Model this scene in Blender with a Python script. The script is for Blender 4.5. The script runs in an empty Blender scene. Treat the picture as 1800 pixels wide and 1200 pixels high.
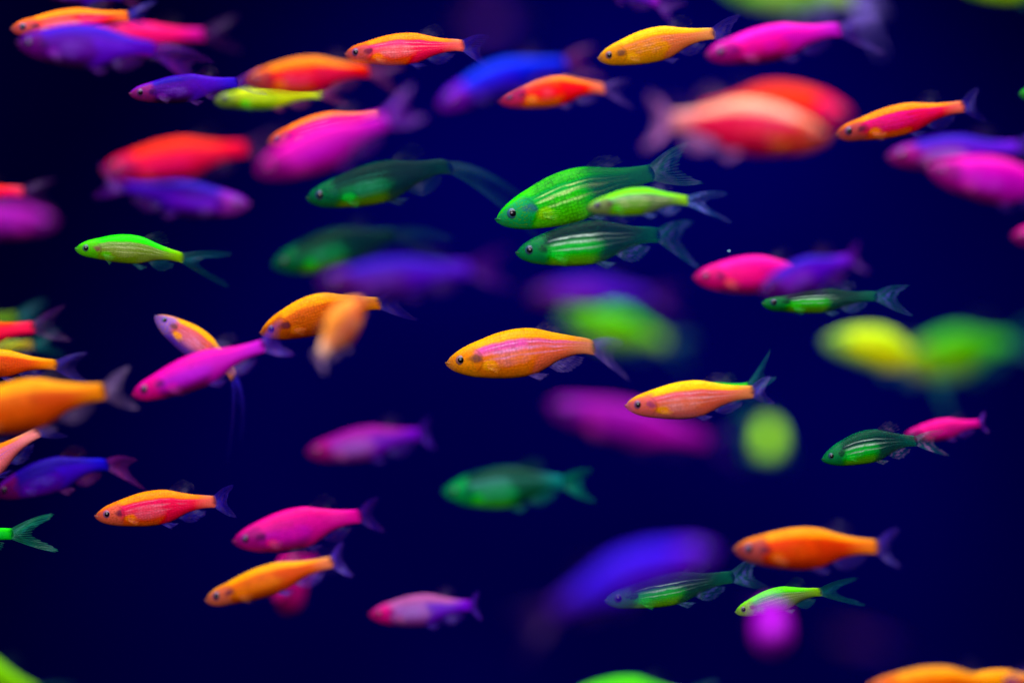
import bpy, math, random
from mathutils import Vector, Matrix

# ------------------------------------------------------------------ camera, world, light, exposure
sc = bpy.context.scene
COL = sc.collection
FOCUS = 0.60                       # metres from lens to the focused fish
PPM = 7500.0                       # photograph pixels per metre at the focus distance

cam_d = bpy.data.cameras.new('camera')
cam_d.sensor_width = 36.0
cam_d.lens = 36.0 * FOCUS * PPM / 1800.0
cam_d.clip_start = 0.01
cam_d.clip_end = 20.0
cam_d.dof.use_dof = True
cam_d.dof.focus_distance = FOCUS
cam_d.dof.aperture_fstop = 2.15
cam = bpy.data.objects.new('camera', cam_d)
COL.objects.link(cam)
cam.location = (0, -FOCUS, 0)
cam.rotation_euler = (math.pi / 2, 0, 0)
sc.camera = cam

world = bpy.data.worlds.new('World')
sc.world = world
world.use_nodes = True
bg = world.node_tree.nodes['Background']
bg.inputs['Color'].default_value = (0.03, 0.03, 0.25, 1)
bg.inputs['Strength'].default_value = 0.06

def area(name, loc, target, sx, sy, energy, color):
    d = bpy.data.lights.new(name, 'AREA')
    d.shape = 'RECTANGLE'
    d.size, d.size_y = sx, sy
    d.energy = energy
    d.color = color
    o = bpy.data.objects.new(name, d)
    COL.objects.link(o)
    o.location = loc
    o.rotation_euler = (Vector(target) - Vector(loc)).to_track_quat('-Z', 'Y').to_euler()
    return o

HOOD = area('hood_lamp', (0.05, -0.12, 0.62), (0, 0.02, 0), 1.1, 0.30, 12.2, (1.0, 0.95, 1.0))
FRONT = area('front_fill', (-0.20, -0.85, 0.30), (0, 0, 0), 0.7, 0.4, 6.2, (1.0, 0.90, 1.0))  # added fill from behind the camera to brighten flanks and bellies
wl = bpy.data.lights.new('added_wall_spot', 'SPOT')  # added unseen blue spot, makes the brighter pool on the back wall
wl.energy, wl.color, wl.spot_size, wl.spot_blend, wl.shadow_soft_size = 62.0, (0.2, 0.2, 1.0), math.radians(58), 1.0, 0.03
WALL = bpy.data.objects.new('added_wall_spot', wl)
COL.objects.link(WALL)
WALL.location = (0.08, 0.40, 0.50)
WALL.rotation_euler = (Vector((0.07, 1.0, -0.06)) - WALL.location).to_track_quat('-Z', 'Y').to_euler()

sc.view_settings.view_transform = 'Standard'
sc.view_settings.look = 'None'
sc.view_settings.exposure = 0.0
sc.view_settings.gamma = 1.0
sc.view_settings.use_curve_mapping = False
sc.cycles.use_denoising = True
sc.cycles.max_bounces = 8
sc.cycles.transparent_max_bounces = 24
sc.cycles.caustics_reflective = False
sc.cycles.caustics_refractive = False

# ------------------------------------------------------------------ small helpers
def lin(c):
    out = []
    for v in c[:3]:
        v = max(0.0, v / 255.0)
        out.append(v / 12.92 if v <= 0.04045 else ((v + 0.055) / 1.055) ** 2.4)
    return tuple(out) + (1.0,)

def lerp(a, b, t):
    return a + (b - a) * t

def curve(tab, u):
    """smooth interpolation through a table of (u, value)"""
    if u <= tab[0][0]:
        return tab[0][1]
    for i in range(len(tab) - 1):
        u0, a = tab[i]
        u1, b = tab[i + 1]
        if u <= u1:
            p = tab[max(i - 1, 0)]
            n = tab[min(i + 2, len(tab) - 1)]
            h = u1 - u0
            m0 = (b - p[1]) / max(u1 - p[0], 1e-6) * h
            m1 = (n[1] - a) / max(n[0] - u0, 1e-6) * h
            t = (u - u0) / h
            return ((2*t**3 - 3*t**2 + 1) * a + (t**3 - 2*t**2 + t) * m0
                    + (-2*t**3 + 3*t**2) * b + (t**3 - t**2) * m1)
    return tab[-1][1]

def pt(px, py, dz):
    """photograph pixel at dz metres behind the focused plane -> point in the tank"""
    k = (FOCUS + dz) / FOCUS / PPM
    return Vector(((px - 900) * k, dz, (600 - py) * k))

class NT:
    def __init__(self, mat):
        mat.use_nodes = True
        self.t = mat.node_tree
        self.t.nodes.clear()
    def n(self, kind, **kw):
        nd = self.t.nodes.new(kind)
        for k, v in kw.items():
            setattr(nd, k, v)
        return nd
    def link(self, a, b):
        self.t.links.new(a, b)
    def put(self, sock, v):
        if hasattr(v, 'node'):
            self.link(v, sock)
        else:
            sock.default_value = v
    def m(self, op, a, b=0.0, c=0.0, clamp=False):
        nd = self.n('ShaderNodeMath', operation=op, use_clamp=clamp)
        self.put(nd.inputs[0], a)
        self.put(nd.inputs[1], b)
        if op in ('MULTIPLY_ADD',):
            self.put(nd.inputs[2], c)
        return nd.outputs[0]
    def ss(self, v, a, b, lo=0.0, hi=1.0):
        nd = self.n('ShaderNodeMapRange', interpolation_type='SMOOTHSTEP')
        self.put(nd.inputs['Value'], v)
        nd.inputs['From Min'].default_value = a
        nd.inputs['From Max'].default_value = b
        nd.inputs['To Min'].default_value = lo
        nd.inputs['To Max'].default_value = hi
        return nd.outputs['Result']
    def mix(self, f, a, b, blend='MIX'):
        nd = self.n('ShaderNodeMix', data_type='RGBA', blend_type=blend)
        self.put(nd.inputs[0], f)
        self.put(nd.inputs[6], a)
        self.put(nd.inputs[7], b)
        return nd.outputs[2]
    def band(self, v, centre, width):
        d = self.m('ABSOLUTE', self.m('SUBTRACT', v, centre))
        return self.ss(d, 0.0, width, 1.0, 0.0)
    def spot(self, u, v, cu, cv, ru, rv):
        a = self.m('DIVIDE', self.m('SUBTRACT', u, cu), ru)
        b = self.m('DIVIDE', self.m('SUBTRACT', v, cv), rv)
        r = self.m('SQRT', self.m('ADD', self.m('MULTIPLY', a, a), self.m('MULTIPLY', b, b)))
        return self.ss(r, 0.35, 1.0, 1.0, 0.0)

# ------------------------------------------------------------------ fish colours (own pigment of each kind)
PAL = {
 'gold':   dict(rear=(222,110,90), back=(255,172,0), up=(226,112,140), mid=(232,126,56), belly=(226,122,24), stripe=(246,170,225),
                head=(214,128,40), tail=(228,150,100), fin=(60,40,190), fin2=(90,60,150), gill=(96,56,58), st=0.8, cheek=(255,180,0)),
 'orange': dict(rear=(232,24,70), back=(255,142,0), up=(240,60,100), mid=(236,60,80), belly=(232,100,40), stripe=(255,150,180),
                head=(176,84,84), tail=(240,130,110), fin=(40,20,190), fin2=(70,30,130), gill=(84,20,60), st=0.7, cheek=(255,150,20)),
 'amber':  dict(rear=(214,70,10), back=(255,160,0), up=(236,100,40), mid=(226,84,30), belly=(170,60,30), stripe=(240,130,80),
                head=(160,84,84), tail=(244,150,60), fin=(54,30,180), fin2=(80,45,130), gill=(80,30,60), st=0.12, cheek=(240,130,40)),
 'red':    dict(rear=(235,0,40), back=(255,92,56), up=(255,40,84), mid=(240,0,66), belly=(120,0,40), stripe=(255,120,140),
                head=(170,60,110), tail=(240,70,90), fin=(70,14,110), fin2=(80,20,90), gill=(110,20,70), st=0.05, cheek=(240,70,90)),
 'pink':   dict(rear=(215,0,140), back=(250,0,150), up=(246,0,140), mid=(226,0,150), belly=(120,0,80), stripe=(255,110,190),
                head=(140,6,104), tail=(232,40,160), fin=(60,20,180), fin2=(100,25,140), gill=(84,0,80), st=0.08, cheek=(240,80,140)),
 'magenta':dict(rear=(205,0,190), back=(240,0,180), up=(240,0,190), mid=(214,0,200), belly=(110,0,80), stripe=(230,110,255),
                head=(150,6,116), tail=(190,20,205), fin=(76,30,200), fin2=(100,20,140), gill=(100,10,110), st=0.1, cheek=(230,60,190)),
 'purple': dict(rear=(90,40,215), back=(50,34,180), up=(76,20,156), mid=(78,10,140), belly=(40,0,60), stripe=(160,120,255),
                head=(84,20,96), tail=(74,36,176), fin=(100,20,190), fin2=(120,10,130), gill=(60,10,90), st=0.15, cheek=(150,70,200)),
 'mauve':  dict(rear=(110,50,205), back=(150,40,150), up=(170,70,190), mid=(166,80,200), belly=(130,50,140), stripe=(190,150,240),
                head=(160,36,110), tail=(120,50,220), fin=(60,30,210), fin2=(120,20,160), gill=(150,30,120), st=0.2, cheek=(200,90,170)),
 'blue':   dict(rear=(60,50,230), back=(34,40,240), up=(72,54,240), mid=(70,24,200), belly=(50,0,110), stripe=(120,120,255),
                head=(84,14,140), tail=(70,60,240), fin=(110,20,190), fin2=(120,10,130), gill=(90,20,140), st=0.1, cheek=(120,60,220)),
 'green':  dict(rear=(0,150,70), back=(40,222,0), up=(0,170,70), mid=(0,200,40), belly=(80,220,0), stripe=(225,255,170), sc=0.5, sheen=.1,
                head=(0,150,90), tail=(60,210,60), fin=(0,120,120), fin2=(80,80,220), gill=(40,90,110), st=0.95, cheek=(150,230,0)),
 'lime':   dict(sheen=.15, rear=(120,150,60), back=(120,245,0), up=(150,200,110), mid=(170,190,110), belly=(110,180,0), stripe=(225,245,170),
                head=(110,150,60), tail=(150,220,60), fin=(20,110,130), fin2=(70,70,210), gill=(120,80,70), st=0.6, cheek=(80,220,0)),
 'teal':   dict(sheen=.08, rear=(0,40,48), back=(0,22,28), up=(0,26,50), mid=(0,190,20), belly=(96,170,0), stripe=(215,245,225),
                head=(0,110,60), tail=(0,96,76), fin=(0,100,96), fin2=(90,90,210), gill=(0,40,40), st=1.0, cheek=(20,230,10)),
 'dusk':   dict(rear=(0,46,48), back=(0,52,46), up=(0,66,56), mid=(0,120,50), belly=(106,150,0), stripe=(90,190,150),
                head=(0,84,56), tail=(0,60,52), fin=(0,70,80), fin2=(20,60,110), gill=(10,90,70), st=0.25, cheek=(0,230,30)),
 'yellow': dict(rear=(200,220,0), back=(205,245,0), up=(226,250,0), mid=(205,215,0), belly=(90,150,0), stripe=(230,255,120),
                head=(84,150,60), tail=(190,220,40), fin=(0,130,110), fin2=(0,90,120), gill=(150,150,60), st=0.05, cheek=(120,230,0)),
 'leaf':   dict(rear=(120,190,30), back=(80,215,30), up=(110,215,60), mid=(130,205,40), belly=(110,170,40), stripe=(180,240,120),
                head=(84,150,50), tail=(160,190,80), fin=(0,120,110), fin2=(0,90,130), gill=(90,140,60), st=0.1, cheek=(110,230,0)),
 'peach':  dict(rear=(240,120,80), back=(255,170,90), up=(255,150,100), mid=(245,120,90), belly=(230,110,70), stripe=(255,200,160),
                head=(225,130,80), tail=(255,200,170), fin=(190,140,210), fin2=(210,170,220), gill=(190,100,80), st=0.15, cheek=(255,160,40)),
 'salmon': dict(rear=(235,0,50), back=(255,196,160), up=(250,70,110), mid=(240,20,60), belly=(150,0,40), stripe=(255,170,150),
                head=(226,110,90), tail=(250,170,170), fin=(190,140,230), fin2=(210,90,140), gill=(190,80,70), st=0.1, cheek=(255,150,30)),
}

def skin(p, seed, clear, sss):
    m = bpy.data.materials.new('fish_skin')
    N = NT(m)
    out = N.n('ShaderNodeOutputMaterial')
    bs = N.n('ShaderNodeBsdfPrincipled')
    uvn = N.n('ShaderNodeUVMap', uv_map='UVMap')
    sep = N.n('ShaderNodeSeparateXYZ')
    N.link(uvn.outputs[0], sep.inputs[0])
    u, v0 = sep.outputs[0], sep.outputs[1]
    off = N.n('ShaderNodeVectorMath', operation='MULTIPLY_ADD')
    N.link(uvn.outputs[0], off.inputs[0])
    off.inputs[1].default_value = (1, 0.32, 1)
    off.inputs[2].default_value = (seed * 3.7, seed * 1.3, 0)
    noi = N.n('ShaderNodeTexNoise')
    noi.inputs['Scale'].default_value = 9
    noi.inputs['Detail'].default_value = 4
    N.link(off.outputs[0], noi.inputs['Vector'])
    fine = N.n('ShaderNodeTexNoise')
    fine.inputs['Scale'].default_value = 60
    fine.inputs['Detail'].default_value = 3
    N.link(off.outputs[0], fine.inputs['Vector'])
    nz = N.m('SUBTRACT', noi.outputs[0], 0.5)
    v = N.m('MULTIPLY_ADD', nz, 0.10, v0)
    c = N.mix(N.ss(v, 0.06, 0.40), lin(p['belly']), lin(p['mid']))
    c = N.mix(N.ss(v, 0.46, 0.66), c, lin(p['up']))
    # muscle behind the belly sac
    rb = N.m('ADD', N.m('MULTIPLY_ADD', nz, 0.10, u), N.m('MULTIPLY', N.m('ABSOLUTE', N.m('SUBTRACT', v0, 0.38)), 0.22))
    rear = N.m('MULTIPLY', N.ss(rb, 0.57, 0.65), N.ss(v0, 0.60, 0.74, 1.0, 0.35))
    c = N.mix(N.m('MULTIPLY', rear, 0.85), c, lin(p.get('rear', tuple(q * 0.86 for q in p['mid']))))
    # lengthwise stripes
    if p['st'] > 0:
        um = N.m('MULTIPLY', N.ss(u, 0.21, 0.34), N.ss(u, 0.60, 0.95, 1.0, 0.15))
        s = None
        rs = random.Random(seed * 5 + 1)
        sv = N.m('MULTIPLY_ADD', nz, 0.09, v0)
        sv = N.m('MULTIPLY_ADD', N.m('SINE', N.m('MULTIPLY_ADD', u, 8.0, rs.uniform(0, 6))), 0.016, sv)
        for cv, w, k in ((0.675, 0.030, 1.0), (0.545, 0.042, 0.9), (0.415, 0.034, 0.6)):
            b = N.m('MULTIPLY', N.band(sv, cv + rs.uniform(-.02, .02), w * rs.uniform(.8, 1.3)), k * rs.uniform(.8, 1.15))
            s = b if s is None else N.m('MAXIMUM', s, b)
        br = N.ss(noi.outputs[0], 0.32, 0.62, 0.25, 1.0)
        s = N.m('MULTIPLY', N.m('MULTIPLY', s, um), N.m('MULTIPLY', br, p['st']))
        c = N.mix(s, c, lin(p['stripe']))
    c = N.mix(N.ss(v, 0.70, 0.80), c, lin(p['back']))
    if clear > 0.3:
        c = N.mix(N.m('MULTIPLY', N.ss(N.m('MULTIPLY_ADD', nz, 0.1, u), 0.48, 0.72), 0.8), c, lin(p['rear']))
    # silvery belly sac showing through the flank
    sh = N.m('MULTIPLY', N.spot(N.m('MULTIPLY_ADD', nz, 0.12, u), v, 0.43, 0.42, 0.20, 0.26), N.ss(noi.outputs[0], 0.3, 0.65, 0.35, 1.0))
    c = N.mix(N.m('MULTIPLY', sh, p.get('sheen', 0.34)), c, lin(p['stripe']))
    # tail stalk, head, gill and cheek patches
    c = N.mix(N.m('MULTIPLY', N.ss(u, 0.74, 0.97), 0.8), c, lin(p['tail']))
    hv = N.m('MULTIPLY_ADD', nz, 0.12, u)
    hm = N.m('MULTIPLY', N.ss(hv, 0.17, 0.25, 1.0, 0.0), N.ss(v, 0.78, 0.92, 0.9, 0.35))
    c = N.mix(hm, c, lin(p['head']))
    c = N.mix(N.m('MULTIPLY', N.spot(hv, v0, 0.205, 0.50, 0.05, 0.17), 0.9), c, lin(p['gill']))
    c = N.mix(N.m('MULTIPLY', N.spot(u, v, 0.285, 0.30, 0.07, 0.17), 0.75), c, lin(p['cheek']))
    vs = N.n('ShaderNodeVectorMath', operation='MULTIPLY')
    N.link(uvn.outputs[0], vs.inputs[0])
    vs.inputs[1].default_value = (44, 15, 1)
    vor = N.n('ShaderNodeTexVoronoi', feature='F1')
    vor.inputs['Scale'].default_value = 1.0
    vor.inputs['Randomness'].default_value = 0.45
    N.link(vs.outputs[0], vor.inputs['Vector'])
    scm = N.m('MULTIPLY', N.ss(vor.outputs['Distance'], 0.30, 0.62), N.m('MULTIPLY', N.ss(u, 0.22, 0.30), N.ss(u, 0.6, 0.9, 1.0, 0.2)))
    scm = N.m('MULTIPLY', scm, N.ss(noi.outputs[0], 0.38, 0.62, 0.25, 1.0))
    c = N.mix(N.m('MULTIPLY', scm, p.get('sc', 0.28)), c, lin(tuple(q * 0.45 for q in p['mid'])))
    edge = N.band(N.m('ADD', N.m('MULTIPLY_ADD', nz, 0.02, u), N.m('MULTIPLY', N.m('POWER', N.m('ABSOLUTE', N.m('SUBTRACT', v0, 0.45)), 2.0), 0.45)), 0.243, 0.016)
    edge = N.m('MULTIPLY', edge, N.m('MULTIPLY', N.ss(v0, 0.08, 0.2), N.ss(v0, 0.72, 0.86, 1.0, 0.0)))
    c = N.mix(N.m('MULTIPLY', edge, 0.32), c, lin(tuple(q * 0.4 for q in p['gill'])))
    hn = N.m('MULTIPLY', N.ss(fine.outputs[0], 0.46, 0.62), N.ss(u, 0.16, 0.24, 0.55, 0.0))
    c = N.mix(hn, c, lin(tuple(lerp(a_, b_, .5) for a_, b_ in zip(p['gill'], p['cheek']))))
    # blotchiness of the skin
    c = N.mix(N.m('MULTIPLY', N.ss(fine.outputs[0], 0.35, 0.75), 0.22), c, lin(tuple(q * 0.62 for q in p['mid'])))
    hs = N.n('ShaderNodeHueSaturation')
    rr = random.Random(seed)
    hs.inputs['Hue'].default_value = 0.5 + rr.uniform(-0.008, 0.008)
    hs.inputs['Saturation'].default_value = 1.08
    hs.inputs['Value'].default_value = rr.uniform(0.95, 1.08)
    N.link(c, hs.inputs['Color'])
    N.link(hs.outputs[0], bs.inputs['Base Color'])
    # scales: overlapping cells as fine relief
    bp = N.n('ShaderNodeBump')
    bp.inputs['Strength'].default_value = 0.22
    bp.inputs['Distance'].default_value = 0.0004
    N.link(N.m('MULTIPLY', vor.outputs['Distance'], N.ss(u, 0.2, 0.27)), bp.inputs['Height'])
    N.link(bp.outputs[0], bs.inputs['Normal'])
    bs.inputs['Roughness'].default_value = 0.42
    bs.inputs['Specular IOR Level'].default_value = 0.07
    bs.inputs['Subsurface Weight'].default_value = sss
    bs.inputs['Subsurface Radius'].default_value = (1.0, 0.8, 0.9)
    bs.inputs['Subsurface Scale'].default_value = 0.0022
    nosefade = N.ss(u, 0.0, 0.11, 0.5, 1.0)
    endfade = N.ss(N.m('MULTIPLY_ADD', nz, 0.05, u), 0.955, 1.0, 1.0, 0.12)
    if clear <= 0:
        N.link(N.m('MULTIPLY', endfade, nosefade), bs.inputs['Alpha'])
    else:
        a = N.m('MULTIPLY', N.ss(u, 0.42, 0.66), N.ss(v0, 0.05, 0.35, 0.7, 1.0))
        a = N.m('MAXIMUM', a, N.m('MULTIPLY', N.ss(v0, 0.62, 0.80, 0.0, 0.8), N.ss(u, 0.15, 0.3)))
        a = N.m('SUBTRACT', 1.0, N.m('MULTIPLY', a, clear))
        a = N.m('MINIMUM', a, N.ss(u, 0.0, 0.12, 1.0 - clear * 0.55, 1.0))
        N.link(N.m('MULTIPLY', a, endfade), bs.inputs['Alpha'])
    N.link(bs.outputs[0], out.inputs[0])
    return m

FINM = {}
def fin_skin(c1, c2, dens):
    key = (c1, c2, dens)
    if key in FINM:
        return FINM[key]
    m = bpy.data.materials.new('fin_membrane')
    N = NT(m)
    out = N.n('ShaderNodeOutputMaterial')
    bs = N.n('ShaderNodeBsdfPrincipled')
    uvn = N.n('ShaderNodeUVMap', uv_map='UVMap')
    sep = N.n('ShaderNodeSeparateXYZ')
    N.link(uvn.outputs[0], sep.inputs[0])
    s, t = sep.outputs[0], sep.outputs[1]
    vm = N.n('ShaderNodeVectorMath', operation='MULTIPLY')
    N.link(uvn.outputs[0], vm.inputs[0])
    vm.inputs[1].default_value = (2.2, 46.0, 1)
    noi = N.n('ShaderNodeTexNoise')
    noi.inputs['Scale'].default_value = 1.0
    noi.inputs['Detail'].default_value = 3
    N.link(vm.outputs[0], noi.inputs['Vector'])
    blot = N.n('ShaderNodeTexNoise')
    blot.inputs['Scale'].default_value = 4.0
    N.link(uvn.outputs[0], blot.inputs['Vector'])
    N.link(N.mix(N.ss(blot.outputs[0], 0.42, 0.62), lin(c1), lin(c2)), bs.inputs['Base Color'])
    a = N.m('MULTIPLY', N.ss(noi.outputs[0], 0.36, 0.66, 0.22, 1.25), N.ss(blot.outputs[0], 0.3, 0.7, 0.55, 1.2))
    a = N.m('MULTIPLY', a, N.ss(s, 0.0, 0.95, dens * 1.7, dens * 0.42), clamp=True)
    N.link(a, bs.inputs['Alpha'])
    bs.inputs['Roughness'].default_value = 0.35
    bs.inputs['Specular IOR Level'].default_value = 0.3
    N.link(bs.outputs[0], out.inputs[0])
    FINM[key] = m
    return m

PLAIN = {}
def plain(name, rgb, rough=0.4, spec=0.5, alpha=1.0, var=0.25):
    key = (name, rgb, rough, alpha)
    if key in PLAIN:
        return PLAIN[key]
    m = bpy.data.materials.new(name)
    N = NT(m)
    out = N.n('ShaderNodeOutputMaterial')
    bs = N.n('ShaderNodeBsdfPrincipled')
    tc = N.n('ShaderNodeTexCoord')
    noi = N.n('ShaderNodeTexNoise')
    noi.inputs['Scale'].default_value = 1500
    N.link(tc.outputs['Object'], noi.inputs['Vector'])
    N.link(N.mix(N.m('MULTIPLY', noi.outputs[0], var), lin(rgb), lin(tuple(q * 0.5 for q in rgb))), bs.inputs['Base Color'])
    bs.inputs['Roughness'].default_value = rough
    bs.inputs['Specular IOR Level'].default_value = spec
    bs.inputs['Alpha'].default_value = alpha
    N.link(bs.outputs[0], out.inputs[0])
    PLAIN[key] = m
    return m

# ------------------------------------------------------------------ the setting: the tank's back wall
def mesh_obj(name, verts, faces, mat, parent=None, uvs=None, smooth=True):
    me = bpy.data.meshes.new(name)
    me.from_pydata([tuple(q) for q in verts], [], faces)
    if uvs:
        lay = me.uv_layers.new(name='UVMap')
        for poly in me.polygons:
            for li in poly.loop_indices:
                lay.data[li].uv = uvs[me.loops[li].vertex_index]
    if smooth:
        me.polygons.foreach_set('use_smooth', [True] * len(me.polygons))
    me.materials.append(mat)
    me.update()
    o = bpy.data.objects.new(name, me)
    COL.objects.link(o)
    if parent:
        o.parent = parent
    return o

def wall_material():
    m = bpy.data.materials.new('blue_tank_wall')
    N = NT(m)
    out = N.n('ShaderNodeOutputMaterial')
    bs = N.n('ShaderNodeBsdfPrincipled')
    tc = N.n('ShaderNodeTexCoord')
    noi = N.n('ShaderNodeTexNoise')
    noi.inputs['Scale'].default_value = 5
    N.link(tc.outputs['Object'], noi.inputs['Vector'])
    N.link(N.mix(N.ss(noi.outputs[0], 0.35, 0.7), (0.0001, 0.0, 0.024, 1), (0.0002, 0.0, 0.032, 1)), bs.inputs['Base Color'])
    bs.inputs['Roughness'].default_value = 0.9
    bs.inputs['Specular IOR Level'].default_value = 0.0
    N.link(bs.outputs[0], out.inputs[0])
    return m

wv, wf = [], []
W, H, D = 0.9, 0.7, 0.95
for zz in (-H, H):
    for k in range(13):
        a = -1 + 2 * k / 12
        wv.append((W * a, D + 0.06 * (1 - a * a), zz))
for k in range(12):
    wf.append((k, k + 1, 14 + k, 13 + k))
wall = mesh_obj('tank_back_wall', wv, wf, wall_material())
wall['kind'] = 'structure'

# ------------------------------------------------------------------ the fish
TOP = [(0,.010),(.03,.042),(.1,.080),(.21,.115),(.365,.150),(.48,.160),(.59,.153),(.67,.130),(.745,.105),(.86,.076),(.95,.062),(1,.056)]
BOT = [(0,.012),(.03,.044),(.1,.086),(.21,.123),(.365,.150),(.48,.157),(.59,.145),(.67,.113),(.745,.078),(.86,.050),(.95,.046),(1,.046)]
WID = [(0,.010),(.03,.034),(.1,.058),(.21,.074),(.365,.085),(.48,.082),(.59,.068),(.67,.054),(.745,.042),(.86,.028),(.95,.017),(1,.009)]
NU, NV = 46, 28

class Shape:
    def __init__(s, L, f, bend, arch, curl, droop, wide):
        s.L, s.f, s.bend, s.arch, s.curl, s.droop, s.wide = L, f, bend, arch, curl, droop, wide
    def top(s, u):
        return curve(TOP, u) * lerp(1.0, s.f, min(1, u * 6) * (1 - 0.5 * max(0, (u - .8) / .2)))
    def bot(s, u):
        return curve(BOT, u) * lerp(1.0, s.f, min(1, u * 6) * (1 - 0.5 * max(0, (u - .8) / .2)))
    def wid(s, u):
        return curve(WID, u) * s.wide
    def at(s, x, y, z):
        q = 4 * x * (1 - x)
        yy = y - s.bend * q
        zz = z + s.arch * q
        if x > 0.75:
            yy += s.curl * (x - 0.75) ** 2 * 6
        if x > 0.92:
            zz -= s.droop * (x - 0.92) ** 1.6 * 1.7
        return Vector(((x - 0.5) * s.L, yy * s.L, zz * s.L))
    def surf(s, u, ang, lift=0.0):
        t, b, w = s.top(u), s.bot(u), s.wid(u)
        ca, sa = math.cos(ang), math.sin(ang)
        zz = (t if sa > 0 else b) * math.copysign(abs(sa) ** 0.92, sa)
        yy = w * math.copysign(abs(ca) ** 0.85, ca)
        # gill cover stands slightly proud and steps down behind its edge
        if 0.10 < u < 0.27:
            g = max(0.0, 1 - abs((u - 0.185) / 0.06) ** 3) * max(0.0, 1 - abs(sa + 0.1) ** 2 / 0.55)
            yy *= 1 + 0.10 * g
        return s.at(u, yy * (1 + lift), zz * (1 + lift))

def body_mesh(s, mat, parent):
    vs, fs, uv = [], [], []
    us = [(i / NU) for i in range(NU + 1)]
    us = [0.0 + (q ** 1.35 if q < .3 else q * 1.0) * 1.0 for q in us]
    us = sorted(us)
    for u in us:
        for j in range(NV):
            a = 2 * math.pi * j / NV
            p = s.surf(u, a)
            vs.append(p)
            uv.append((u, 0.5 + 0.5 * math.sin(a)))
    n = len(us)
    for i in range(n - 1):
        for j in range(NV):
            a, b = i * NV + j, i * NV + (j + 1) % NV
            fs.append((a, b, b + NV, a + NV))
    vs.append(s.at(-0.006, 0, 0.0)); uv.append((0, 0.5))
    c = len(vs) - 1
    for j in range(NV):
        fs.append((c, (j + 1) % NV, j))
    vs.append(s.at(1.012, 0, 0.003)); uv.append((1, 0.5))
    c = len(vs) - 1
    for j in range(NV):
        fs.append((c, (n - 1) * NV + j, (n - 1) * NV + (j + 1) % NV))
    return mesh_obj('body', vs, fs, mat, parent, uv)

def ball(name, centre, rx, ry, rz, mat, parent, seg=14, rings=9, rot=None):
    vs, fs = [], []
    for i in range(rings + 1):
        th = math.pi * i / rings
        for j in range(seg):
            ph = 2 * math.pi * j / seg
            p = Vector((rx * math.sin(th) * math.cos(ph), ry * math.cos(th), rz * math.sin(th) * math.sin(ph)))
            vs.append(centre + p)
    for i in range(rings):
        for j in range(seg):
            a, b = i * seg + j, i * seg + (j + 1) % seg
            fs.append((a, a + seg, b + seg, b))
    return mesh_obj(name, vs, fs, mat, parent)

def fin(name, s, roots, tips, mat, raymat, parent, rnd, nr=9, ns=6, thick=0.0016, ruffle=0.012, side=0.0, splay=0.0, sag=0.0, bow=0.0):
    """membrane between a root line and a tip line (both lists of (x, z)), with tubes for the rays"""
    def along(pts, t):
        k = t * (len(pts) - 1)
        i = min(int(k), len(pts) - 2)
        return tuple(lerp(a, b, k - i) for a, b in zip(pts[i], pts[i + 1]))
    ph = rnd.uniform(0, 6.28)
    fray = [rnd.uniform(0.93, 1.02) for _ in range(64)]
    def p(t, q, o):
        r, e = along(roots, t), along(tips, t)
        x, z = lerp(r[0], e[0], q), lerp(r[1], e[1], q) - sag * q * q + bow * math.sin(q * 3.1416) * (1 - 2 * t)
        y = side + splay * q + ruffle * q * math.sin(ph + t * 7 + q * 2.5)
        return s.at(x, y + o, z)
    vs, fs, uv = [], [], []
    n = nr * 2 + 1
    for o in (-1, 1):
        for i in range(n):
            t = i / (n - 1)
            for k in range(ns + 1):
                q = k / ns
                edge = (0.5 if i in (0, n - 1) else 1.0) * lerp(1.0, 0.25, q)
                qq = q * lerp(1.0, fray[i] * (0.95 if i % 2 else 1.0), q)
                vs.append(p(t, qq, o * thick * edge))
                uv.append((q, t))
    m = n * (ns + 1)
    for i in range(n - 1):
        for k in range(ns):
            a = i * (ns + 1) + k
            b = a + ns + 1
            fs.append((a, b, b + 1, a + 1))
            fs.append((m + a, m + a + 1, m + b + 1, m + b))
    for k in range(ns):
        fs.append((k, k + 1, m + k + 1, m + k))
        a = (n - 1) * (ns + 1) + k
        fs.append((a, m + a, m + a + 1, a + 1))
    for i in range(n - 1):
        a = i * (ns + 1) + ns
        b = a + ns + 1
        fs.append((a, b, m + b, m + a))
    f = mesh_obj(name, vs, fs, mat, parent, uv)
    rv, rf = [], []
    for i in range(nr + 1):
        t = i / nr
        base = len(rv)
        for k in range(ns + 1):
            q = k / ns
            c = p(t, q * lerp(1.0, fray[i * 2], q), 0)
            rad = s.L * 0.0030 * lerp(1.0, 0.35, q)
            for a in range(3):
                an = 2.09 * a
                rv.append(c + Vector((0, math.cos(an) * rad * 1.1, math.sin(an) * rad)))
        for k in range(ns):
            for a in range(3):
                x0 = base + k * 3 + a
                x1 = base + k * 3 + (a + 1) % 3
                rf.append((x0, x1, x1 + 3, x0 + 3))
    r = mesh_obj('fin_rays', rv, rf, raymat, f)
    r['kind'] = 'stuff'
    return f

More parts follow.
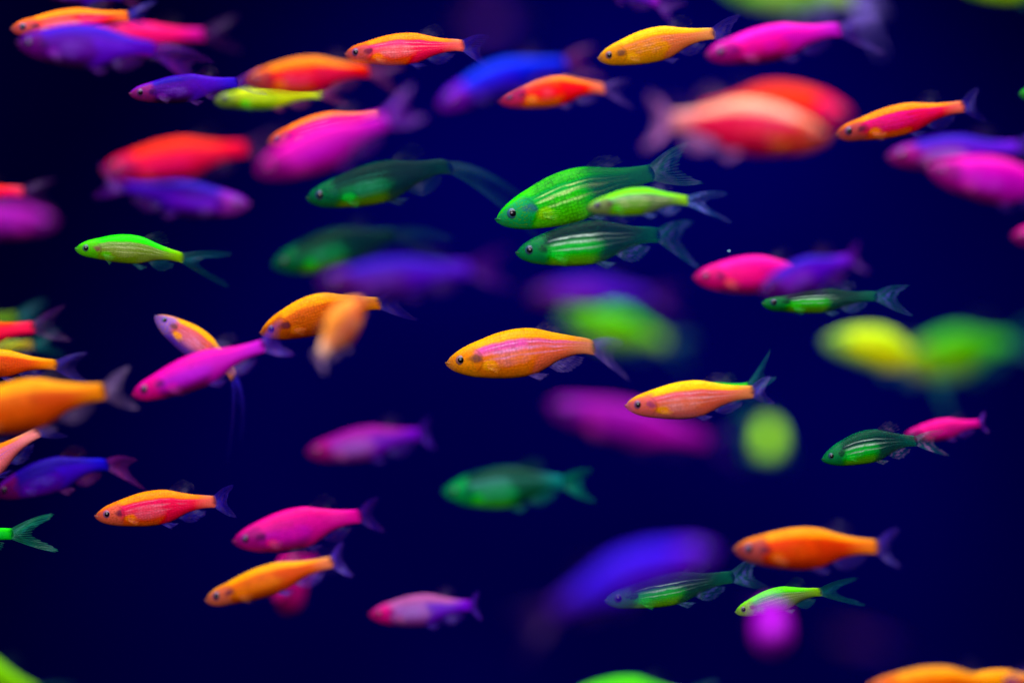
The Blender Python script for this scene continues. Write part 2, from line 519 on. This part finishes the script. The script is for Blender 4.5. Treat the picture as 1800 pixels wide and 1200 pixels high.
COUNT = [0]
def fish(kind, nose, tail, dz, depth, label, yaw=0.0, roll=0.0, bend=0.0, arch=0.0, curl=0.0, droop=0.0, wide=1.0,
         fins=1.0, tl=0.85, clear=0.0, over=None, dens=None, name=None, group=None, raised=1.0, pect=1.0, fork=.6):
    """nose and tail: photograph pixels of the snout and of the tail root, dz: metres behind the focused plane,
    depth: body height divided by body length"""
    COUNT[0] += 1
    seed = COUNT[0]
    rnd = random.Random(seed * 77)
    p = dict(PAL[kind])
    if over:
        p.update(over)
    yaw += rnd.uniform(-9, 9)
    roll += rnd.uniform(-7, 7)
    bend += rnd.uniform(-.03, .03)
    curl += rnd.uniform(-.25, .25)
    # real position and length
    k = (FOCUS + dz) / FOCUS / PPM
    half = math.hypot(nose[0] - tail[0], nose[1] - tail[1]) * k * 0.5 * math.tan(math.radians(yaw))
    A, B = pt(nose[0], nose[1], dz - half), pt(tail[0], tail[1], dz + half)
    L = (B - A).length
    X = (B - A).normalized()
    up = Vector((0, 0, 1)) if abs(X.z) < 0.95 else Vector((-1, 0, 0))
    Y = up.cross(X).normalized()
    Z = X.cross(Y).normalized()
    R = Matrix((X, Y, Z)).transposed().to_4x4()
    R = Matrix.Translation((A + B) / 2) @ R @ Matrix.Rotation(math.radians(roll), 4, 'X')
    NAMES = dict(gold='orange_fish', orange='orange_fish', amber='orange_fish', red='red_fish', pink='pink_fish',
                 magenta='magenta_fish', purple='purple_fish', mauve='purple_fish', blue='blue_fish', green='green_fish',
                 lime='green_fish', teal='striped_green_fish', dusk='dark_green_fish', yellow='yellow_fish', leaf='green_fish',
                 peach='orange_fish', salmon='red_fish')
    nm = name or NAMES[kind]
    root = bpy.data.objects.new(nm, None)
    root.empty_display_size = 0.005
    COL.objects.link(root)
    root.matrix_world = R
    root['label'] = label
    root['category'] = 'fish'
    root['group'] = group or (nm.replace('_', ' ').replace('fish', 'danios').strip() + ' swimming in the tank')
    s = Shape(L, depth / 0.315, bend, arch, curl, droop, wide * min(1.15, max(.8, (depth / .315))))
    body_mesh(s, skin(p, seed, clear, 0.35), root)
    # eyes
    ring = plain('eye_iris', tuple(int(lerp(q, w, 0.55)) for q, w in zip(p['head'], (70, 50, 140))), 0.3, 0.4)
    black = plain('eye_pupil', (6, 5, 14), 0.12, 0.6)
    er = 0.036 * L
    for sd in (-1, 1):
        c = s.at(0.100, sd * s.wid(0.10) * 0.80, 0.006)
        e = ball('eye', c, er, er * 0.50, er, ring, root)
        ball('pupil', c + Vector((0, sd * er * 0.28, 0)), er * 0.66, er * 0.30, er * 0.66, black, e, 12, 7)
    # mouth: the lip line round the snout
    mv, mf = [], []
    for i in range(9):
        a = math.pi * (i / 8)
        yy = -math.cos(a) * s.wid(0.03) * 0.86
        xx = 0.034 - math.sin(a) * 0.042
        c = s.at(xx, yy, 0.010 - 0.016 * (1 - math.sin(a)))
        for b in range(5):
            an = b * 1.2566
            mv.append(c + Vector((math.cos(an) * .2, 0, math.sin(an))) * 0.0062 * L)
    for i in range(8):
        for b in range(5):
            x0, x1 = i * 5 + b, i * 5 + (b + 1) % 5
            mf.append((x0, x1, x1 + 5, x0 + 5))
    mesh_obj('mouth', mv, mf, plain('lip', tuple(int(q * 0.72) for q in p['head']), 0.4), root)
    # fins
    dn = (0.20 if dens is None else dens * 0.72)
    fm = fin_skin(tuple(p['fin']), tuple(p['fin2']), dn)
    rm = plain('fin_ray', tuple(int(lerp(q, w, 0.25)) for q, w in zip(p['fin'], p['fin2'])), 0.35, 0.3, min(1.0, dn * 1.3))
    pm = fin_skin(tuple(p['mid']), tuple(p['cheek']), 0.13)
    rp = plain('fin_ray', tuple(p['cheek']), 0.4, 0.3, 0.2)
    dm = fin_skin(tuple(int(q * .45) for q in p['fin']), tuple(int(q * .6) for q in p['fin2']), round(dn * 0.6, 3))
    dr = plain('fin_ray', tuple(int(q * .6) for q in p['fin2']), 0.35, 0.3, round(min(1.0, dn * 0.4), 3))
    g = fins
    T = 0.30 * tl
    zt, zb = s.top(1.0) * 0.92, -s.bot(1.0) * 0.92
    sp = 0.125 * g
    fin('tail_fin', s, [(0.985, zt), (1.0, zt * .5), (1.004, 0), (1.0, zb * .5), (0.985, zb)],
        [(1 + T * .98, sp * 1.08), (1 + T * 1.0, sp * .98), (1 + T * .86, sp * .72), (1 + T * (fork * .7 + .28), sp * .42), (1 + T * fork, sp * .12), (1 + T * fork, -sp * .14),
         (1 + T * (fork * .7 + .28), -sp * .44), (1 + T * .88, -sp * .76), (1 + T * 1.03, -sp * 1.02), (1 + T * 1.0, -sp * 1.12)],
        fm, rm, root, rnd, nr=15, ns=8, ruffle=0.03, bow=0.018)
    td = s.top
    fin('dorsal_fin', s, [(.60, td(.60) - .012), (.66, td(.66) - .012), (.73, td(.73) - .012)],
        [(.655, td(.60) + .030 * g * raised), (.60 + .11 * g, td(.60) + .066 * g * raised), (.72 + .05 * g, td(.66) + .088 * g * raised), (.77 + .06 * g, td(.74) + .075 * g * raised), (.80 + .05 * g, td(.76) + .028 * g * raised)],
        dm, dr, root, rnd, nr=7)
    bd = s.bot
    fin('anal_fin', s, [(.665, -bd(.665) + .012), (.73, -bd(.73) + .012), (.81, -bd(.81) + .012)],
        [(.70 + .03 * g, -bd(.665) - .038 * g), (.74 + .04 * g, -bd(.69) - .064 * g), (.80 + .04 * g, -bd(.74) - .070 * g), (.86 + .04 * g, -bd(.80) - .048 * g), (.89 + .03 * g, -bd(.83) - .018 * g)],
        fm, rm, root, rnd, nr=9)
    for sd in (-1, 1):
        fin('pelvic_fin', s, [(.52, -bd(.52) + .010), (.555, -bd(.555) + .012)],
            [(.58 + .03 * g, -bd(.54) - .045 * g), (.65 + .02 * g, -bd(.60) - .022 * g)],
            fm, rm, root, rnd, nr=5, ns=4, side=sd * 0.012, splay=sd * 0.03)
        fin('pectoral_fin', s, [(.262, -.045), (.270, -.078)],
            [(.36 + .02 * g, -.075), (.335, -.125 * min(g, 1.2) * pect)],
            fm if pect > 1 else pm, rm if pect > 1 else rp, root, rnd, nr=5, ns=4, side=sd * s.wid(.26) * 0.92, splay=sd * 0.03 * (1 + 5 * (pect - 1)))
    return root

# ---- one line per fish -------------------------------------------------------------------------
# upper left corner
fish('orange', (20,52), (226,28), .018, .25, 'salmon orange fish swimming just above the long purple fish', over=dict(mid=(240,105,90), up=(250,105,80), tail=(250,140,80)), bend=-.03)
fish('purple', (30,76), (272,88), -.030, .31, 'long dull purple fish with blue back under a salmon orange fish', curl=.1, droop=.5, tl=1.1, dens=.45)
fish('red', (120,78), (362,62), .045, .24, 'crimson fish with its head hidden behind the long purple fish', over=dict(rear=(226,0,104), mid=(220,0,100), back=(240,0,100), up=(236,0,90), tail=(190,20,150)))
fish('purple', (70,-20), (215,-6), .03, .33, 'purple fish with dark maroon fins above the salmon orange fish', over=dict(fin=(90,10,70)))
fish('purple', (228,166), (418,146), .008, .26, 'small purple fish with a black eye and pinkish snout, tail behind orange fish', clear=.35, over=dict(head=(150,50,110), tail=(50,50,235)))
fish('yellow', (378,178), (566,166), .030, .23, 'slender yellow green fish swimming just below an orange red fish', over=dict(back=(200,225,0), up=(170,190,20), mid=(160,190,30), belly=(120,190,0), head=(110,120,60), fin=(150,40,110), fin2=(120,30,110), cheek=(60,240,0)))
fish('orange', (432,142), (650,124), -.035, .29, 'orange red fish with transparent tail above the slender yellow green fish', over=dict(up=(250,80,50), mid=(245,40,60), tail=(250,80,60), fin=(150,50,120), fin2=(110,40,130), st=.1), droop=.4, tl=.9)
fish('orange', (607,97), (818,82), .006, .26, 'orange backed fish with pink striped flank and dark blue tail', over=dict(up=(235,80,120), stripe=(255,170,170), mid=(240,90,90)), tl=.8, droop=.3, arch=.01)
fish('orange', (470,252), (670,205), .022, .28, 'orange backed fish mostly hidden by a magenta fish', over=dict(back=(255,120,20)))
fish('magenta', (452,302), (682,212), -.062, .31, 'vivid magenta fish with violet tail hiding an orange backed fish', over=dict(belly=(190,0,120), fin=(130,20,200)), dens=.6, droop=-.2)
fish('red', (182,300), (436,262), -.055, .28, 'scarlet fish swimming above a violet fish that faces the other way', over=dict(up=(255,50,70), mid=(250,0,100), rear=(245,0,60), back=(255,70,40)))
fish('purple', (438,360), (215,328), -.040, .27, 'violet fish facing the opposite way under the scarlet fish', over=dict(head=(170,70,180), mid=(120,40,230)), arch=-.02, dens=.7, tl=.8)
fish('red', (-170,352), (42,336), .035, .22, 'red fish showing only its tail half above a dim purple fish', over=dict(up=(255,70,110), tail=(235,90,110)))
fish('magenta', (97,390), (-90,378), .105, .31, 'dim purple magenta fish with its rounded head below a red tail', over=dict(back=(150,0,150), up=(150,0,150), mid=(140,0,150), head=(130,0,150)))
# dark green pair and the green group
fish('dusk', (540,350), (792,290), .014, .28, 'dark green fish with long curved trailing tail and yellow green belly', tl=1.7, droop=.9, fins=1.1, clear=.45, arch=-.005)
fish('dusk', (480,466), (700,412), .050, .33, 'very dark green fish partly covered by a purple fish', clear=.45, tl=1.4, droop=.5, over=dict(up=(0,70,50), back=(0,50,40)))
fish('purple', (560,498), (832,474), -.068, .24, 'purple fish below the very dark green fish', over=dict(belly=(70,0,90), tail=(90,40,200)), dens=.25)
fish('green', (873,388), (1148,306), .004, .32, 'large bright green fish with shiny scales behind two smaller green fish', over=dict(rear=(0,84,60), tail=(0,110,70), fin=(0,100,80), fin2=(80,100,160)), clear=.62, arch=.012, raised=.6, dens=.25)
fish('lime', (1033,366), (1212,353), -.018, .27, 'small lime green fish with pale striped side in front of large green fish', arch=.03, tl=1.4, fork=.4, fins=1.1, dens=.5, clear=.1, over=dict(st=1.0, up=(110,160,110), mid=(90,150,50), head=(110,120,80), gill=(80,44,56), rear=(100,120,84), fin=(20,90,170), fin2=(120,110,230)))
fish('teal', (908,446), (1162,414), -.006, .30, 'dark blue green fish with white stripes right under the large green fish', clear=.55, arch=.015, droop=.3, dens=.35, fins=1.15)
# top middle and right
fish('blue', (772,186), (1000,112), -.062, .25, 'arched indigo fish with head pointing down beside a red orange fish', arch=.05, over=dict(head=(150,20,190), fin=(130,10,110)), dens=.35)
fish('orange', (878,178), (1066,156), .028, .30, 'red orange fish with pale forked tail tucked behind the arched indigo fish', over=dict(mid=(240,20,50), up=(246,50,50), head=(190,60,120), fin=(110,70,170), fin2=(90,60,160), st=0, back=(255,120,40)), bend=.02, arch=.03)
fish('gold', (1052,104), (1256,60), .006, .29, 'golden yellow fish with plump belly whose tail meets a magenta fish', over=dict(up=(226,130,80), mid=(226,140,40), stripe=(240,160,130), belly=(226,140,10), st=.5), arch=.015)
fish('magenta', (1242,98), (1478,52), -.028, .26, 'hot magenta fish behind the tail of a golden yellow fish', over=dict(up=(250,0,170), back=(245,0,190), mid=(235,0,130)), droop=.4)
fish('leaf', (1262,-24), (1500,-4), -.085, .33, 'pale green fish with big lavender tail above the hot magenta fish', over=dict(fin=(120,100,220), fin2=(150,120,220), mid=(120,190,70), belly=(140,180,100)), dens=1.0, droop=.9, fins=1.2)
fish('leaf', (1672,-26), (1880,-24), -.05, .33, 'light green fish with thin fins high above the slim crimson striped fish', over=dict(belly=(150,200,60)))
fish('purple', (1010,-60), (1160,10), .03, .28, 'purple fish showing only its slanting tail stalk', over=dict(tail=(120,10,150), back=(120,10,150)))
fish('salmon', (1456,242), (1176,216), -.066, .34, 'large red salmon fish with pale back and whitish tail facing the opposite way', tl=.5, dens=1.0, arch=.02, fins=1.3, over=dict(fin2=(215,70,120)))
fish('red', (1494,200), (1230,204), .105, .40, 'coral red fish behind the large red salmon fish', over=dict(back=(255,80,60), up=(255,80,80), head=(245,80,130), mid=(240,40,60), belly=(200,20,60)))
fish('orange', (1470,238), (1696,188), .013, .24, 'slim orange and crimson striped fish swimming behind the coral red fish\'s snout', over=dict(up=(236,0,120), mid=(225,30,90), stripe=(245,90,170)), tl=.5, arch=.005)
fish('mauve', (1560,276), (1790,262), .050, .27, 'dull mauve fish with blue back above a magenta pink fish', over=dict(back=(70,40,190), up=(110,40,170)))
fish('magenta', (1630,296), (1870,340), -.045, .33, 'magenta pink fish swimming below the dull mauve fish', over=dict(up=(220,10,190), mid=(205,40,190)))
fish('pink', (1779,416), (1960,408), .05, .30, 'hot pink fish showing only its snout')
fish('green', (1792,166), (1960,160), .02, .26, 'dark green fish showing only the tip of its snout', over=dict(head=(0,130,40)))
# middle left
fish('lime', (133,438), (322,456), .004, .27, 'slender bright green fish with long forked tail swimming alone', arch=.045, tl=1.4, fork=.34, fins=1.2, dens=.4, over=dict(up=(120,160,80), mid=(120,150,50), belly=(100,150,0), head=(70,200,30), fin=(0,110,110), fin2=(20,90,120), back=(20,235,0)))
fish('gold', (272,556), (416,660), .010, .32, 'orange fish with violet head diving behind a magenta fish', over=dict(fin=(60,40,230), fin2=(50,30,190), head=(120,90,190), mid=(190,90,90), up=(205,100,100), belly=(90,60,170), st=.2), roll=-14, arch=.02, tl=1.5, dens=.5, fork=.4, droop=.7)
fish('magenta', (234,695), (466,608), -.018, .25, 'slim magenta fish crossing in front of an orange fish with violet head', over=dict(back=(236,0,170), up=(220,0,190), mid=(180,0,200), head=(226,10,120)), dens=.45, tl=.6)
fish('amber', (458,586), (668,532), .008, .33, 'burnt orange fish hidden in part by a pale peach fish', arch=.035, over=dict(up=(226,100,30), mid=(210,90,20), head=(190,90,40)))
fish('peach', (636,524), (562,628), -.045, .46, 'pale peach fish turned end on with whitish tail pointing down', yaw=-38, dens=.6, tl=.4, wide=1.3, over=dict(rear=(255,165,120), tail=(255,215,190)))
fish('gold', (785,640), (1046,606), 0.0, .325, 'golden orange fish with clear black eye and pink stripes swimming alone', arch=.01, droop=.3, tl=.75, dens=.26, curl=.25, over=dict(head=(236,146,36), sheen=.2, up=(224,96,170), tail=(222,146,110), fin=(112,84,210), fin2=(140,110,190)))
fish('purple', (928,522), (1146,522), .130, .26, 'plain purple fish above a green fish', arch=.04, over=dict(mid=(120,20,160), up=(120,20,180)))
fish('leaf', (985,552), (1172,604), .165, .38, 'leaf green fish behind the clear eyed golden orange fish\'s tail', over=dict(tail=(150,190,60), back=(70,220,40), up=(80,215,50)))
fish('magenta', (966,712), (1246,780), .120, .25, 'purple magenta fish slanting down behind a yellow backed orange fish', over=dict(mid=(150,0,160), up=(170,10,170), back=(160,0,170), tail=(150,0,160), head=(130,20,170), belly=(100,0,120)), dens=.12)
fish('gold', (1100,714), (1326,690), -.006, .29, 'yellow backed orange fish with pale pink flank and green finned fish behind', over=dict(back=(255,200,0), mid=(236,120,80), up=(236,110,120), stripe=(255,190,200), head=(220,110,110), belly=(205,110,110), gill=(150,60,110)), tl=.5, fins=.8, dens=.5)
fish('green', (1180,706), (1318,680), .012, .28, 'green fish hidden behind a yellow backed orange fish, only fins showing', tl=1.2, fins=1.4, droop=-.55, dens=.6, over=dict(fin=(0,110,100), fin2=(40,90,140)))
# middle right
fish('yellow', (1352,796), (1346,748), -.118, .44, 'round lime yellow fish seen end on below an orange fish tail', yaw=76, fins=1.7, dens=1.3, wide=1.7, pect=1.8, over=dict(belly=(60,170,40), mid=(150,230,0), back=(160,240,0), up=(170,240,0), head=(170,250,0), gill=(165,245,0), cheek=(170,250,0), fin=(0,130,70), fin2=(0,130,90)))
fish('yellow', (1446,600), (1640,662), -.080, .36, 'bright yellow fish with teal fins in front of a broad green fish', arch=.085, fins=1.5, dens=.5, over=dict(back=(190,250,0), up=(230,255,0), mid=(222,225,0), rear=(222,225,0), belly=(70,140,40), head=(110,180,90)))
fish('leaf', (1585,640), (1775,604), -.105, .42, 'broad green fish with teal tail behind the bright yellow fish', fins=1.5, dens=.5, over=dict(back=(50,190,0), up=(70,195,0), mid=(120,180,0), rear=(60,195,0), tail=(30,180,20), head=(150,140,20)))
fish('pink', (1220,488), (1430,478), -.026, .32, 'pink red fish with its rear covered by a violet fish', over=dict(up=(250,20,130), mid=(245,40,110), head=(210,40,110), cheek=(250,110,110)))
fish('purple', (1334,512), (1496,456), -.045, .36, 'violet fish with flared tail overlapping a pink red fish', over=dict(mid=(120,50,190), up=(125,50,200), tail=(130,60,225)), dens=.8, tl=.35, fins=1.2)
fish('teal', (1340,534), (1540,522), .012, .22, 'slim striped green fish under the violet fish with flared tail', clear=.4, dens=.35, droop=.3)
fish('teal', (1445,808), (1614,776), .002, .34, 'striped dark green fish with its tail over a hot pink fish', clear=.4, arch=.045, dens=.3, over=dict(fin2=(180,120,190), back=(0,70,50)), tl=1.1)
fish('pink', (1590,766), (1724,744), .022, .28, 'small hot pink fish behind the tail of a striped dark green fish', over=dict(fin=(120,30,220)), dens=.6, tl=.3)
# lower left
fish('mauve', (540,796), (744,762), .050, .28, 'mauve purple fish with blue tail swimming alone', dens=.6, tl=.35)
fish('dusk', (780,864), (996,846), .045, .34, 'jade green fish with forked tail swimming alone', over=dict(belly=(60,190,20), up=(60,130,120), mid=(40,150,90), head=(0,160,80), tail=(0,130,130), fin=(0,150,100), fin2=(0,120,120)), dens=.75, tl=.8)
fish('blue', (-10,868), (192,814), .018, .30, 'deep blue fish with violet belly and purple red forked tail', over=dict(back=(10,20,160), up=(20,20,170), mid=(80,40,190), belly=(100,40,190), tail=(40,70,240), fin=(130,30,170), fin2=(140,20,100), head=(130,20,80)), dens=.7, droop=.3, arch=.03)
fish('orange', (-120,886), (68,758), .006, .24, 'salmon striped fish climbing steeply with only its rear showing', over=dict(rear=(235,130,130), tail=(245,160,150), back=(250,150,70), up=(230,120,130), mid=(225,110,120), stripe=(190,110,200)), tl=.5)
fish('amber', (-95,742), (186,690), -.030, .32, 'big orange fish with transparent grey tail', over=dict(fin=(110,80,150), fin2=(120,90,130), up=(235,110,40)), arch=.01, dens=.5, tl=.55)
fish('red', (-170,612), (60,576), .020, .24, 'red fish tail above a small yellow green tail', over=dict(back=(240,90,70), up=(225,50,70), mid=(170,0,50)))
fish('yellow', (-110,632), (58,606), .032, .27, 'yellow green fish tail squeezed between red and orange tails', over=dict(mid=(150,90,50), up=(160,110,50), belly=(120,60,40), back=(170,205,30), tail=(150,120,60)))
fish('amber', (-110,636), (100,642), .006, .24, 'orange fish tail with yellow back below a yellow green tail', over=dict(back=(240,160,20), up=(215,80,40), mid=(200,70,30)))
fish('leaf', (-160,590), (32,556), .050, .22, 'dim olive green fish behind the red fish tail', over=dict(back=(90,130,20), up=(80,110,20), tail=(80,110,20)))
fish('orange', (168,908), (380,882), .004, .29, 'orange backed fish with crimson flank, pale stripes and deep blue tail', over=dict(mid=(226,70,90), up=(230,60,100), stripe=(245,150,170), head=(220,110,90)), arch=.012, tl=.55, dens=.55)
fish('pink', (410,952), (634,906), -.014, .32, 'raspberry pink fish above an orange fish with violet tail', over=dict(back=(226,0,130), up=(214,0,140), mid=(190,0,170), head=(150,0,110)), tl=.5)
fish('amber', (362,1056), (588,988), -.016, .23, 'orange fish with violet tail below the raspberry pink fish', over=dict(back=(255,170,0), up=(230,120,70), mid=(226,125,60), head=(205,110,90), tail=(240,150,110), fin=(80,40,210)), tl=.4, dens=.6, bend=.02, arch=.012)
fish('pink', (486,1056), (546,992), .062, .72, 'crimson fish seen end on behind the orange fish with violet tail', yaw=55, over=dict(back=(226,0,130), up=(226,0,130), mid=(226,0,130), belly=(200,0,120), rear=(226,0,130), head=(190,0,110)), wide=1.2, dens=.15)
fish('mauve', (650,1080), (832,1064), .030, .30, 'small fish with pink head, pale lilac body and violet tail', over=dict(head=(230,20,110), back=(170,90,150), up=(165,100,180), mid=(170,100,190), tail=(130,50,220)), dens=.6, tl=.3)
fish('green', (-190,952), (24,938), 0.0, .26, 'green fish showing only its long forked tail', tl=1.2, fork=.45, fins=1.2, dens=.8, over=dict(fin=(0,120,80), fin2=(0,110,100), tail=(40,220,0)))
fish('leaf', (-160,1150), (66,1222), -.055, .38, 'lime green fish showing only its back near the tank bottom', over=dict(back=(130,220,0), up=(120,210,0), tail=(130,220,0)))
# lower right
fish('blue', (1258,966), (968,1078), -.105, .27, 'large ultramarine fish facing the opposite way above a striped green fish', arch=.045, over=dict(head=(100,50,220), tail=(60,0,110), fin=(40,0,110)), dens=.2)
fish('teal', (1064,1056), (1292,1014), .004, .25, 'striped green fish with long tail stalk under the large ultramarine fish', clear=.5, arch=.0, dens=.35, over=dict(head=(60,90,50)))
fish('amber', (1290,966), (1540,962), -.022, .29, 'plump orange fish with yellow back and violet tail above a small green fish', tl=.4, dens=.5, over=dict(up=(240,95,45)))
fish('lime', (1293,1076), (1444,1040), .002, .28, 'small bright green fish with clear forked tail above a purple fish', tl=1.4, fork=.4, fins=1.2, dens=.5, arch=.03, over=dict(back=(90,250,0), up=(70,200,80), mid=(120,150,130), belly=(130,120,150), fin=(0,120,110), fin2=(30,110,140), head=(150,190,80)))
fish('magenta', (1356,1122), (1344,1080), -.080, .44, 'round purple fish seen end on below the small bright green fish', yaw=77, over=dict(back=(150,0,190), up=(150,0,190), mid=(150,0,190), rear=(140,0,180), belly=(140,0,190), head=(180,0,215), gill=(160,0,200), cheek=(190,0,220)), wide=1.6, dens=.15)
fish('amber', (1520,1214), (1772,1206), -.040, .30, 'orange fish with only its back showing, in front of another orange back', over=dict(head=(220,80,80)))
fish('amber', (1640,1222), (1860,1200), -.030, .30, 'orange fish whose back shows past the tail of another orange fish')
fish('leaf', (1000,1224), (1210,1226), -.045, .36, 'pale green fish with only the top of its back showing')

# a few more fish deep in the tank, near the back wall; dark colours imitate light lost with depth
fish('purple', (812,44), (902,36), .32, .34, 'dim maroon fish far back near the tank wall, above the indigo fish', over=dict(back=(60,0,50), up=(55,0,50), mid=(50,0,45), head=(45,0,45), tail=(45,0,50), fin=(20,0,40), fin2=(20,0,40)))
fish('purple', (1460,1114), (1576,1136), .30, .20, 'dim maroon fish far back near the tank wall, below the small green fish', over=dict(back=(50,0,40), up=(45,0,40), mid=(40,0,40), head=(40,0,40), tail=(40,0,40), fin=(20,0,40), fin2=(20,0,40)))

# a drifting flake of food
fv, ff = [], []
cf = pt(1281, 441, 0.0)
for i in range(7):
    a = i / 7 * 6.283
    fv.append(cf + Vector((math.cos(a) * .0005, math.sin(a) * .0003, math.sin(a * 2) * .00008 + .0004 * math.sin(a))))
fv += [cf + Vector((0, 0, .00025)), cf - Vector((0, 0, .00025))]
for i in range(7):
    ff += [(i, (i + 1) % 7, 7), ((i + 1) % 7, i, 8)]
fl = mesh_obj('food_flake', fv, ff, plain('flake', (30, 84, 110)), None, None, False)
fl['label'] = 'tiny pale blue food flake drifting behind the striped green fish tail'
fl['category'] = 'food flake'
